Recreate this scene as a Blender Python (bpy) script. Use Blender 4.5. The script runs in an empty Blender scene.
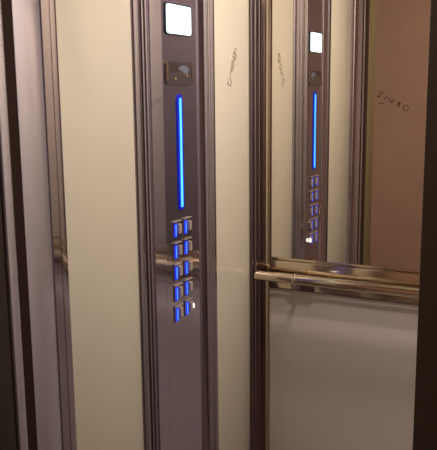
import bpy, bmesh, math
from mathutils import Vector, Matrix

S = 0.9            # metres per layout unit (distance from the lens to the left car wall)
CAM_H = 1.5        # camera height in metres
B = 2.343          # back wall
FLOOR = -CAM_H / S
CEIL = (2.2 - CAM_H) / S

scene = bpy.context.scene
col = scene.collection


def W(x, y, z):
    return Vector((x * S, y * S, CAM_H + z * S))


# ------------------------------------------------------------------ materials
def mat(name, base, rough=0.5, metal=0.0, spec=0.5, bump=None, vary=None, coat=0.0, brushed=None):
    m = bpy.data.materials.new(name)
    m.use_nodes = True
    nt = m.node_tree
    p = nt.nodes['Principled BSDF']
    p.inputs['Base Color'].default_value = (*base, 1)
    p.inputs['Roughness'].default_value = rough
    p.inputs['Metallic'].default_value = metal
    p.inputs['Specular IOR Level'].default_value = spec
    p.inputs['Coat Weight'].default_value = coat
    p.inputs['Coat Roughness'].default_value = 0.08
    tc = nt.nodes.new('ShaderNodeTexCoord')
    if vary:
        n = nt.nodes.new('ShaderNodeTexNoise')
        n.inputs['Scale'].default_value = vary[0]
        n.inputs['Detail'].default_value = 5
        nt.links.new(tc.outputs['Object'], n.inputs['Vector'])
        r = nt.nodes.new('ShaderNodeMix')
        r.data_type = 'RGBA'
        r.inputs[6].default_value = (*[c * (1 - vary[1]) for c in base], 1)
        r.inputs[7].default_value = (*[min(1, c * (1 + vary[1])) for c in base], 1)
        nt.links.new(n.outputs['Fac'], r.inputs[0])
        nt.links.new(r.outputs[2], p.inputs['Base Color'])
    if brushed:
        mp = nt.nodes.new('ShaderNodeMapping')
        mp.inputs['Scale'].default_value = brushed[0]
        nt.links.new(tc.outputs['Object'], mp.inputs['Vector'])
        n = nt.nodes.new('ShaderNodeTexNoise')
        n.inputs['Scale'].default_value = 1.0
        n.inputs['Detail'].default_value = 3
        nt.links.new(mp.outputs['Vector'], n.inputs['Vector'])
        mr = nt.nodes.new('ShaderNodeMapRange')
        mr.inputs['To Min'].default_value = max(0.02, rough - brushed[1])
        mr.inputs['To Max'].default_value = rough + brushed[1]
        nt.links.new(n.outputs['Fac'], mr.inputs['Value'])
        nt.links.new(mr.outputs['Result'], p.inputs['Roughness'])
    if bump:
        n = nt.nodes.new('ShaderNodeTexNoise')
        n.inputs['Scale'].default_value = bump[0]
        n.inputs['Detail'].default_value = 4
        nt.links.new(tc.outputs['Object'], n.inputs['Vector'])
        b = nt.nodes.new('ShaderNodeBump')
        b.inputs['Strength'].default_value = bump[1]
        b.inputs['Distance'].default_value = 0.002
        nt.links.new(n.outputs['Fac'], b.inputs['Height'])
        nt.links.new(b.outputs['Normal'], p.inputs['Normal'])
    return m


def glow(name, colr, strength):
    m = bpy.data.materials.new(name)
    m.use_nodes = True
    p = m.node_tree.nodes['Principled BSDF']
    p.inputs['Base Color'].default_value = (*colr, 1)
    p.inputs['Roughness'].default_value = 0.3
    p.inputs['Emission Color'].default_value = (*colr, 1)
    p.inputs['Emission Strength'].default_value = strength
    return m


M_CREAM = mat('cream_laminate', (0.70, 0.66, 0.595), 0.24, 0, 0.3, vary=(3.0, 0.03), coat=0.3)
M_GREY = mat('greyed_cream_laminate', (0.65, 0.61, 0.61), 0.25, 0, 0.35, vary=(3.0, 0.03))
M_STEEL = mat('mirror_steel', (0.54, 0.50, 0.63), 0.075, 0.93, brushed=((60, 60, 1.5), 0.02))
M_FLUTE = mat('fluted_steel', (0.42, 0.385, 0.475), 0.13, 0.95)
M_DARKSTEEL = mat('dark_bronze_steel', (0.25, 0.20, 0.25), 0.2, 1.0)
M_POST = mat('post_steel', (0.50, 0.45, 0.53), 0.05, 0.97)
M_LIP = mat('satin_nickel', (0.50, 0.43, 0.39), 0.5, 0.3)
M_JAMB = mat('satin_steel', (0.58, 0.545, 0.67), 0.2, 0.7, brushed=((80, 80, 1.5), 0.05))
M_GAP = mat('gap_dark', (0.033, 0.018, 0.015), 0.8, 0, 0.1)
M_FRAME = mat('dark_brown_paint', (0.026, 0.018, 0.0125), 0.4)
M_KHAKI = mat('khaki_lining', (0.30, 0.25, 0.14), 0.4)
M_LANDING = mat('brown_landing_plaster', (0.47, 0.315, 0.26), 0.7, vary=(2.5, 0.12), bump=(120, 0.2))
M_FLOOR = mat('brown_vinyl', (0.14, 0.10, 0.08), 0.45, vary=(30, 0.3))
M_CEIL = mat('pale_ceiling', (0.62, 0.56, 0.48), 0.4)
M_MIRROR = mat('mirror_glass', (0.86, 0.83, 0.76), 0.0, 1.0)
M_MIRROREDGE = mat('mirror_edge', (0.55, 0.52, 0.44), 0.25, 0.8)
M_CHROME = mat('warm_chrome', (0.70, 0.61, 0.48), 0.12, 1.0)
M_BLACK = mat('smoked_plastic', (0.075, 0.062, 0.07), 0.12, 0, 0.6)
M_BEZEL = mat('blue_black_bezel', (0.03, 0.045, 0.09), 0.2)
M_INK = mat('marker_ink', (0.54, 0.49, 0.42), 0.8, 0, 0.1)
M_INKDARK = mat('dark_marker_ink', (0.012, 0.007, 0.006), 0.9, 0, 0.0)
M_BRASS = mat('brass', (0.80, 0.62, 0.32), 0.25, 1.0)
M_STICKER = mat('pale_blue_foil', (0.22, 0.26, 0.40), 0.3, 0.4)
M_HALO = glow('blue_halo', (0.0, 0.006, 0.45), 0.3)  # dim emission standing in for the glow around the LED line
M_CORE = glow('cyan_led', (0.035, 0.21, 1.0), 4.0)
M_BUTTONLED = glow('button_led', (0.008, 0.022, 0.8), 0.75)
M_SLIT = glow('button_slit', (0.06, 0.26, 1.0), 1.2)
M_SCREEN = glow('lit_screen', (0.74, 0.95, 1.0), 2.2)
M_DOT = glow('call_lamp', (1.0, 0.95, 0.70), 4.0)
M_LENS = glow('warm_lens', (1.0, 0.62, 0.30), 12.0)


# ------------------------------------------------------------------ mesh helpers
def finish(name, bm, material, parent=None, smooth=None):
    bmesh.ops.recalc_face_normals(bm, faces=bm.faces)
    me = bpy.data.meshes.new(name)
    bm.to_mesh(me)
    bm.free()
    me.materials.append(material)
    if smooth is not None:
        for p in me.polygons:
            p.use_smooth = True
        try:
            me.set_sharp_from_angle(angle=math.radians(smooth))
        except Exception:
            pass
    o = bpy.data.objects.new(name, me)
    col.objects.link(o)
    if parent is not None:
        o.parent = parent
        o.matrix_parent_inverse = parent.matrix_world.inverted()
    return o


def add_box(bm, x0, x1, y0, y1, z0, z1, bev=0.0, seg=2):
    """layout-unit box, bevel in metres"""
    a, b = W(x0, y0, z0), W(x1, y1, z1)
    r = bmesh.ops.create_cube(bm, size=1)
    vs = r['verts']
    for v in vs:
        v.co = Vector(((a.x + b.x) / 2 + v.co.x * (b.x - a.x),
                       (a.y + b.y) / 2 + v.co.y * (b.y - a.y),
                       (a.z + b.z) / 2 + v.co.z * (b.z - a.z)))
    if bev:
        es = list({e for v in vs for e in v.link_edges})
        bmesh.ops.bevel(bm, geom=es, offset=bev, segments=seg, affect='EDGES', profile=0.5)


def box(name, dims, material, parent=None, bev=0.0, seg=2):
    bm = bmesh.new()
    add_box(bm, *dims, bev=bev, seg=seg)
    return finish(name, bm, material, parent, smooth=35 if bev else None)


def add_prism(bm, pts, z0, z1):
    """vertical prism over a layout-unit polygon (x, y)"""
    lo = [bm.verts.new(W(x, y, z0)) for x, y in pts]
    hi = [bm.verts.new(W(x, y, z1)) for x, y in pts]
    n = len(pts)
    for i in range(n):
        j = (i + 1) % n
        bm.faces.new((lo[i], lo[j], hi[j], hi[i]))
    bm.faces.new(lo[::-1])
    bm.faces.new(hi)


def wall_profile(name, prof, material, parent=None, xback=-1.02, z0=FLOOR, z1=CEIL, smooth=50):
    """prof: list of (y, protrusion) along the left wall"""
    pts = [(-1 + q, y) for y, q in prof]
    pts += [(xback, prof[-1][0]), (xback, prof[0][0])]
    bm = bmesh.new()
    add_prism(bm, pts, z0, z1)
    return finish(name, bm, material, parent, smooth=smooth)


def ridge(y0, y1, h, n=8, base=0.0):
    return [(y0 + (y1 - y0) * i / n, base + h * math.sin(math.pi * i / n) ** 0.7) for i in range(n + 1)]


def add_rounded_plate(bm, x0, x1, yc, zc, wy, hz, r, n=5):
    """rounded rectangle in the y-z plane, thickness along x"""
    out = []
    for cx, cz, a0 in ((wy / 2 - r, hz / 2 - r, 0), (-wy / 2 + r, hz / 2 - r, 90),
                       (-wy / 2 + r, -hz / 2 + r, 180), (wy / 2 - r, -hz / 2 + r, 270)):
        for i in range(n + 1):
            a = math.radians(a0 + 90 * i / n)
            out.append((yc + cx + r * math.cos(a), zc + cz + r * math.sin(a)))
    a_ = [bm.verts.new(W(x0, y, z)) for y, z in out]
    b_ = [bm.verts.new(W(x1, y, z)) for y, z in out]
    m = len(out)
    for i in range(m):
        j = (i + 1) % m
        bm.faces.new((a_[i], a_[j], b_[j], b_[i]))
    bm.faces.new(a_[::-1])
    top = bm.faces.new(b_)
    return top


def plate(name, x0, x1, yc, zc, wy, hz, r, material, parent, bev=0.0012):
    bm = bmesh.new()
    top = add_rounded_plate(bm, x0, x1, yc, zc, wy, hz, r)
    if bev:
        bmesh.ops.bevel(bm, geom=list(top.edges), offset=bev, segments=2, affect='EDGES')
    return finish(name, bm, material, parent, smooth=40)


def add_tube(bm, pts, rad, seg=16, cap=True):
    """tube through world points; rad in metres or list"""
    pts = [Vector(p) for p in pts]
    n = len(pts)
    rads = rad if isinstance(rad, (list, tuple)) else [rad] * n
    d0 = (pts[1] - pts[0]).normalized()
    up = Vector((0, 0, 1)) if abs(d0.z) < 0.9 else Vector((1, 0, 0))
    rings = []
    for i, p in enumerate(pts):
        d = (pts[min(i + 1, n - 1)] - pts[max(i - 1, 0)]).normalized()
        s = d.cross(up).normalized()
        u = s.cross(d).normalized()
        rings.append([bm.verts.new(p + (s * math.cos(2 * math.pi * k / seg) + u * math.sin(2 * math.pi * k / seg)) * rads[i])
                      for k in range(seg)])
    for a, b in zip(rings, rings[1:]):
        for k in range(seg):
            bm.faces.new((a[k], a[(k + 1) % seg], b[(k + 1) % seg], b[k]))
    if cap:
        bm.faces.new(rings[0][::-1])
        bm.faces.new(rings[-1])


def tube(name, pts, rad, material, parent=None, seg=16):
    bm = bmesh.new()
    add_tube(bm, pts, rad, seg)
    return finish(name, bm, material, parent, smooth=50)


def structure(o):
    o['kind'] = 'structure'
    return o


def tag(o, label, cat, group=None):
    o['label'] = label
    o['category'] = cat
    if group:
        o['group'] = group
    return o


def empty(name, loc):
    o = bpy.data.objects.new(name, None)
    o.empty_display_size = 0.05
    o.location = loc
    col.objects.link(o)
    bpy.context.view_layer.update()
    return o


# ------------------------------------------------------------------ car shell
XR = 0.10                      # right car wall
FRONT = 1.20                   # inside of the car front
structure(box('floor', (-1.06, XR + 0.06, 0.86, B + 0.06, FLOOR - 0.05, FLOOR), M_FLOOR))
structure(box('ceiling', (-1.06, XR + 0.06, 0.86, B + 0.06, CEIL, CEIL + 0.05), M_CEIL))

wl = structure(box('wall_left', (-1.08, -1.02, 1.20, B + 0.06, FLOOR, CEIL), M_DARKSTEEL))
box('wall_panel', (-1.02, -1.0, 1.252, 1.558, FLOOR, CEIL), M_CREAM, wl, bev=0.0015)
right_panel = box('wall_panel', (-1.02, -1.0, 2.012, B, FLOOR, CEIL), M_CREAM, wl, bev=0.0015)

wb = structure(box('wall_back', (-1.02, XR + 0.06, B + 0.012, B + 0.06, FLOOR, CEIL), M_DARKSTEEL))
box('wall_panel', (-0.955, XR, B, B + 0.012, FLOOR, -0.69), M_GREY, wb, bev=0.0015)

wr = structure(box('wall_right', (XR + 0.02, XR + 0.08, FRONT, B + 0.06, FLOOR, CEIL), M_DARKSTEEL))
box('wall_panel', (XR, XR + 0.02, FRONT, B, FLOOR, CEIL), M_CREAM, wr, bev=0.0015)

structure(box('wall_front', (-0.19, XR + 0.08, 1.12, FRONT, FLOOR, CEIL), M_DARKSTEEL))

# corner post between control panel wall and mirror wall
bm = bmesh.new()
add_prism(bm, [(-1.0, B), (-1.0, 2.268), (-0.994, 2.262), (-0.989, 2.266), (-0.988, 2.283), (-0.990, 2.287), (-0.986, 2.291),
               (-0.985, 2.310), (-0.988, 2.316), (-0.985, 2.320), (-0.985, B)], FLOOR, CEIL)
structure(finish('trim_1', bm, M_DARKSTEEL, smooth=35))
structure(box('trim_6', (-0.985, -0.9535, 2.332, B + .01, FLOOR, CEIL), M_CHROME, bev=.002))

# front corner post of the car (polished, rounded)
bm = bmesh.new()
add_prism(bm, [(-1.02, 1.198), (-1.02, 1.25), (-0.990, 1.252), (-0.983, 1.250), (-0.979, 1.246), (-0.978, 1.242), (-0.978, 1.2255),
               (-0.981, 1.2245), (-0.981, 1.2230), (-0.978, 1.222), (-0.978, 1.205), (-0.978, 1.1985), (-0.980, 1.198)],
          FLOOR, CEIL)
structure(finish('trim_2', bm, M_POST, smooth=60))
# satin steel reveal of the car entrance
structure(box('trim_3', (-1.06, -0.98, 1.117, 1.197, FLOOR, CEIL), M_JAMB, bev=0.0015))
# gap between car and landing: solid strip, its shade put into the dark colour
structure(box('trim_4', (-1.06, -0.982, 1.0895, 1.1165, FLOOR, CEIL), M_GAP))
# landing door jamb: grey strip, then the painted frame
structure(box('trim_5', (-1.06, -0.98, 1.066, 1.089, FLOOR, CEIL), M_JAMB, bev=0.0015))
bm = bmesh.new()
add_box(bm, -1.06, -0.984, 0.98, 1.060, FLOOR, CEIL, bev=0.002)       # left leg
add_box(bm, -0.161, -0.05, 0.86, 1.060, FLOOR, CEIL, bev=0.002)       # right leg
add_box(bm, -0.984, -0.161, 0.86, 1.060, 0.62, CEIL, bev=0.002)       # head
fr = structure(finish('door_1', bm, M_FRAME, smooth=35))

structure(box('trim_7', (-1.06, -0.984, 0.845, 0.978, FLOOR, CEIL), M_KHAKI, bev=.002))

# ------------------------------------------------------------------ landing outside
structure(box('floor_landing', (-2.1, 1.3, -1.8, 0.86, FLOOR - 0.05, FLOOR), M_FLOOR))
structure(box('ceiling_landing', (-2.1, 1.3, -1.8, 0.98, 1.5, 1.55), M_LANDING))
structure(box('wall_landing_left', (-2.1, -2.0, -1.8, 0.86, FLOOR, 1.5), M_LANDING))
structure(box('wall_landing_right', (1.2, 1.3, -1.8, 0.86, FLOOR, 1.5), M_LANDING))
structure(box('wall_landing_back', (-2.1, 1.3, -1.8, -1.7, FLOOR, 1.5), M_LANDING))
bm = bmesh.new()
add_box(bm, -2.0, -1.06, 0.86, 0.98, FLOOR, 1.5)
add_box(bm, -0.05, 1.2, 0.86, 0.98, FLOOR, 1.5)
add_box(bm, -1.06, -0.05, 0.86, 0.98, CEIL, 1.5)
structure(finish('wall_landing_front', bm, M_LANDING))

# ------------------------------------------------------------------ car operating panel
cop = empty('control_panel', W(-1.0, 1.785, FLOOR))
tag(cop, 'tall polished steel lift control panel with blue light strip, screen and buttons', 'control panel')
wall_profile('side_trim', [(1.560, 0.0)] + ridge(1.561, 1.592, .005, 10, .003)
             + [(1.594, .001)] + ridge(1.595, 1.608, .005, 6, .002) + ridge(1.609, 1.625, .006, 6, .002) + [(1.626, .001)],
             M_FLUTE, cop)
wall_profile('cover_strip', [(1.6265, .006), (1.628, .010), (1.683, .011), (1.686, .007)], M_STEEL, cop)
wall_profile('face_plate', [(1.689, .003), (1.691, .007), (1.893, .007), (1.895, .003)], M_STEEL, cop)
wall_profile('side_trim', [(1.896, .004)] + ridge(1.897, 1.928, .020, 10, .004) + [(1.930, .003)]
             + ridge(1.931, 1.955, .010, 8, .003) + ridge(1.956, 1.975, .007, 8, .002) + [(1.977, .001)]
             + ridge(1.978, 2.008, .005, 8, .001) + [(2.010, 0.0)],
             M_FLUTE, cop)

FX = -0.993                     # plane of the face plate
bz = plate('screen_bezel', FX - .002, FX + .004, 1.7765, 0.187, 0.140, 0.081, 0.010, M_BEZEL, cop)
bz['label'] = 'dark blue surround of the screen'
plate('screen', FX + .003, FX + .0055, 1.776, 0.1865, 0.132, 0.074, 0.008, M_SCREEN, bz, bev=0)

ip = plate('intercom_plate', FX - .002, FX + .003, 1.777, 0.047, 0.150, 0.062, 0.012, M_BLACK, cop)
ip['label'] = 'smoked glossy plate with two brass screws'
bm = bmesh.new()
for k in range(4):
    add_box(bm, FX + .0025, FX + .004, 1.725, 1.768, 0.052 + k * .006, 0.0545 + k * .006)
finish('speaker_slots', bm, M_DARKSTEEL, ip)
for yy, zz in ((1.7511, 0.0316), (1.8156, 0.0403)):
    tube('screw', [W(FX + .002, yy, zz), W(FX + .006, yy, zz), W(FX + .007, yy, zz)], [.0035, .0035, .0022], M_BRASS, ip, 12)
bm = bmesh.new()
vs = [bm.verts.new(W(FX + .0035, y, z)) for y, z in
      ((1.768, .058), (1.785, .066), (1.806, .068), (1.826, .062), (1.830, .052), (1.812, .044), (1.797, .050), (1.785, .055))]
f = bm.faces.new(vs)
ex = bmesh.ops.extrude_face_region(bm, geom=[f])
bmesh.ops.translate(bm, verts=[v for v in ex['geom'] if isinstance(v, bmesh.types.BMVert)], vec=(-0.0015, 0, 0))
em = finish('emblem', bm, M_STICKER, ip)
em['label'] = 'pale blue foil emblem'
for yy in (1.709, 1.848):
    plate('edge_clip', FX, FX + .005, yy, 0.05, 0.010, 0.05, 0.003, M_CHROME, ip)

ls = plate('light_strip', FX - .001, FX + .003, 1.7755, -0.168, 0.031, 0.320, 0.013, M_HALO, cop)  # blue halo around the lit line, given shape as a glowing plate
ls['label'] = 'deep blue halo of the light strip'
c = plate('lit_core', FX + .002, FX + .0055, 1.776, -0.169, 0.0075, 0.300, 0.003, M_CORE, ls, bev=0)
c['label'] = 'glowing cyan line'

# ten call buttons, two columns of five
first = None
k = 0


def make_button():
    """built about the origin of its frame: x out of the panel, y along it, z up (metres)"""
    bm = bmesh.new()
    r = bmesh.ops.create_cube(bm, size=1)
    for v in bm.verts:
        v.co = Vector((v.co.x * .004, v.co.y * .040, v.co.z * .042))
    bmesh.ops.bevel(bm, geom=list(bm.edges), offset=.0012, segments=2, affect='EDGES')
    b = finish('call_button', bm, M_STEEL, cop, smooth=40)
    b.matrix_parent_inverse = Matrix()
    # projecting lip along the top
    bm = bmesh.new()
    bmesh.ops.create_cube(bm, size=1)
    for v in bm.verts:
        v.co = Vector((.003 + v.co.x * .0045, v.co.y * .038, .0205 + v.co.z * .0025))
    bmesh.ops.bevel(bm, geom=list(bm.edges), offset=.0008, segments=2, affect='EDGES')
    lip = finish('button_lip', bm, M_LIP, b, smooth=40)
    bm = bmesh.new()
    bmesh.ops.create_cube(bm, size=1)
    for v in bm.verts:
        v.co = Vector((.0015 + v.co.x * .003, -.009 + v.co.y * .015, -.002 + v.co.z * .035))
    bmesh.ops.bevel(bm, geom=list(bm.edges), offset=.0008, segments=2, affect='EDGES')
    led = finish('button_light', bm, M_BUTTONLED, b, smooth=40)
    led['label'] = 'blue lit window'
    bm = bmesh.new()
    bmesh.ops.create_cube(bm, size=1)
    for v in bm.verts:
        v.co = Vector((.003 + v.co.x * .001, -.0085 + v.co.y * .004, -.002 + v.co.z * .029))
    slit = finish('lit_slit', bm, M_SLIT, b)
    bm = bmesh.new()
    bmesh.ops.create_cube(bm, size=1)
    for v in bm.verts:
        v.co = Vector((.004 + v.co.x * .007, .0085 + v.co.y * .014, v.co.z * .024))
    bmesh.ops.bevel(bm, geom=list(bm.edges), offset=.0012, segments=2, affect='EDGES')
    tac = finish('touch_plate', bm, M_LIP, b, smooth=40)
    for ch in (lip, led, slit, tac):
        ch.matrix_parent_inverse = Matrix()
    return b


base = Vector(cop.location)
for row in range(5):
    for ci, (y0, y1, z0, z1) in enumerate(((1.7478, 1.7436, -.3773, -.6187), (1.8057, 1.8020, -.3770, -.6165))):
        t = row / 4
        loc = W(FX + .001, 1.7465 if ci == 0 else 1.8045, z0 + (z1 - z0) * t) - base
        if first is None:
            first = make_button()
            o = first
        else:
            o = first.copy()
            col.objects.link(o)
            o.parent = cop
            for ch in first.children:
                d = ch.copy()
                col.objects.link(d)
                d.parent = o
        o.location = loc
p0 = W(FX + .0035, 1.8245, -0.6185)
lamp = tube('call_lamp', [p0, p0 + Vector((.003, 0, 0)), p0 + Vector((.0047, 0, 0)), p0 + Vector((.0053, 0, 0))],
            [.0068, .0068, .005, .002], M_DOT, cop, 16)
lamp['label'] = 'small glowing white call lamp'

# ------------------------------------------------------------------ scribble on the cream wall
def scribble(name, strokes, place, rad, material, parent):
    bm = bmesh.new()
    for st in strokes:
        add_tube(bm, [place(u, v) for u, v in st], rad, 6)
    return finish(name, bm, material, parent)


g0, g1 = (2.160, 0.128), (2.108, 0.018)      # top end and bottom end of the mark


def on_left(u, v):                             # u along the mark from its lower end, v across
    y = g1[0] + (g0[0] - g1[0]) * u - v * 0.72 * (g0[1] - g1[1])
    z = g1[1] + (g0[1] - g1[1]) * u + v * 0.72 * (g0[0] - g1[0])
    return W(-0.9996, y, z)


STROKES = [
    [(0.02, .16), (0.0, .0), (.03, -.16), (.10, -.14), (.22, .05), (.33, .10)],
    [(.02, .12), (.12, .14), (.22, .06)],
    [(.42, .10), (.36, .0), (.42, -.10), (.48, .0), (.44, .10)],
    [(.54, .12), (.52, -.08), (.60, -.12), (.68, .02), (.62, .12), (.56, .02)],
    [(.76, .14), (.74, -.12), (.84, -.16), (.90, .0), (.86, .14), (.78, .0), (.84, -.08)],
    [(.90, .10), (1.0, .08), (1.02, -.06), (.92, -.04)],
]
sc = scribble('marker_scribble', STROKES, on_left, .0024, M_INK, right_panel)
sc['label'] = 'faint grey marker scribble'

# ------------------------------------------------------------------ mirror
mi = empty('mirror', W(-0.425, B, -0.58))
tag(mi, 'tall frameless mirror above the handrail reflecting the control panel', 'mirror')
gl = box('mirror_glass', (-0.9525, XR, B, B + .011, -0.576, 0.74), M_MIRROR, mi)
box('mirror_edge_strip', (-0.9525, XR, B - .004, B + .010, -0.584, -0.576), M_CHROME, mi, bev=.0012)

MG0, MG1 = (-0.589, -0.016), (-0.494, -0.062)


def on_mirror(u, v):
    x = MG0[0] + (MG1[0] - MG0[0]) * u - v * 0.75 * (MG1[1] - MG0[1])
    z = MG0[1] + (MG1[1] - MG0[1]) * u + v * 0.75 * (MG1[0] - MG0[0])
    return W(x, B - .0005, z)


MS = [
    [(.0, .10), (.12, .16), (.04, -.06), (.0, -.10), (.10, -.08)],
    [(.24, -.08), (.26, .08), (.33, -.02), (.40, .08), (.42, -.08)],
    [(.44, -.04), (.50, .08), (.55, .02), (.50, -.08), (.46, -.02)],
    [(.66, .05), (.70, .02)],
    [(.64, .10), (.72, .06), (.68, -.02), (.64, -.10), (.74, -.06), (.72, .08)],
    [(.84, .0), (.90, .10), (1.0, .06), (1.0, -.08), (.90, -.12), (.84, .0)],
    [(.12, -.30), (.22, -.26), (.30, -.24)],
]
sm = scribble('marker_scribble', MS, on_mirror, .0011, M_INKDARK, mi)
sm['label'] = 'dark marker scribble'

# ------------------------------------------------------------------ steel band and handrail
bd = box('handrail_band', (-0.9525, XR, B - .010, B + .010, -0.685, -0.585), M_CHROME, None, bev=.003)
tag(bd, 'flat steel band on the back wall behind the handrail', 'wall band')
RY, RZ, RR = B - 0.062, -0.632, 0.0155
hr = empty('handrail', W(-0.45, RY, RZ))
tag(hr, 'round polished steel handrail below the mirror', 'handrail')
xa, xb = -0.985, 0.07
tube('rail_bar', [W(xa + .006, RY, RZ), W(xb, RY, RZ)], RR, M_CHROME, hr, 32)
e = W(xa, RY, RZ)
tube('end_cap', [e + Vector((.009, 0, 0)), e + Vector((.003, 0, 0)), e + Vector((.0005, 0, 0)), e],
     [RR + .0006, RR + .0006, RR - .001, RR - .004], M_CHROME, hr, 32)
for bx in (-0.838, -0.05):
    p = W(bx, RY, RZ)
    br = tube('bracket', [p + Vector((.004, 0.004, -.006)), p + Vector((.004, .022, -.020)), p + Vector((.004, .046, -.024))],
              [.008, .0075, .007], M_CHROME, hr, 16)
    tube('collar', [p - Vector((.005, 0, 0)), p - Vector((.003, 0, 0)), p + Vector((.003, 0, 0)), p + Vector((.005, 0, 0))],
         [RR + .0005, RR + .0028, RR + .0028, RR + .0005], M_CHROME, br, 32)
    bm = bmesh.new()
    add_box(bm, bx - .035, bx + .050, B - .014, B - .0095, -0.683, -0.648, bev=.0012)
    finish('foot_plate', bm, M_DARKSTEEL, br, smooth=40)

# ------------------------------------------------------------------ ceiling lights
def downlight(x, y, z, label, energy, group):
    t = empty('ceiling_light', W(x, y, z))
    tag(t, label, 'ceiling light', group)
    p = W(x, y, z)
    tube('trim_ring', [p, p - Vector((0, 0, .004)), p - Vector((0, 0, .007))], [.060, .060, .052], M_CHROME, t, 32)
    tube('lamp_lens', [p - Vector((0, 0, .006)), p - Vector((0, 0, .009)), p - Vector((0, 0, .010))],
         [.045, .045, .035], M_LENS, t, 32)
    l = bpy.data.lights.new('lamp', 'AREA')
    l.shape = 'DISK'
    l.size = .09 if z == CEIL else .2
    l.energy = energy
    l.color = (1.0, 0.87, 0.705)
    lo = bpy.data.objects.new('lamp', l)
    lo.location = p - Vector((0, 0, .012))
    col.objects.link(lo)
    lo.parent = t
    lo.matrix_parent_inverse = t.matrix_world.inverted()
    return t


downlight(-0.35, 2.00, CEIL, 'warm round ceiling downlight near the mirror wall', 6.5, None)
downlight(-0.35, 1.50, CEIL, 'warm round ceiling downlight near the car entrance', 4.6, None)
downlight(-1.0, 0.2, 1.5, 'unseen warm lamp added to light the landing', 26, None)  # added out of view to brighten the landing wall seen in the mirror

# ------------------------------------------------------------------ world, camera, view
w = bpy.data.worlds.new('World')
scene.world = w
w.use_nodes = True
w.node_tree.nodes['Background'].inputs['Color'].default_value = (0.02, 0.018, 0.016, 1)
w.node_tree.nodes['Background'].inputs['Strength'].default_value = 0.3

cam = bpy.data.cameras.new('camera')
cam.sensor_fit = 'HORIZONTAL'
cam.sensor_width = 36
cam.lens = 735 / 437 * 36
cam.clip_start = 0.01
co = bpy.data.objects.new('camera', cam)
col.objects.link(co)
pitch, yaw, roll = math.radians(10.368), math.radians(26.275), math.radians(0.582)
fwd = Vector((-math.sin(yaw) * math.cos(pitch), math.cos(yaw) * math.cos(pitch), -math.sin(pitch)))
rt0 = Vector((math.cos(yaw), math.sin(yaw), 0))
up0 = rt0.cross(fwd)
rt = rt0 * math.cos(roll) - up0 * math.sin(roll)
up = rt0 * math.sin(roll) + up0 * math.cos(roll)
m = Matrix((rt, up, -fwd)).transposed().to_4x4()
m.translation = W(0, 0, 0)
co.matrix_world = m
scene.camera = co

scene.view_settings.view_transform = 'Standard'
scene.view_settings.look = 'None'
scene.view_settings.gamma = 1
scene.view_settings.use_curve_mapping = False
scene.view_settings.exposure = 0.08
scene.cycles.max_bounces = 16
scene.cycles.glossy_bounces = 12
scene.cycles.diffuse_bounces = 6
scene.cycles.caustics_reflective = True
scene.cycles.sample_clamp_indirect = 4
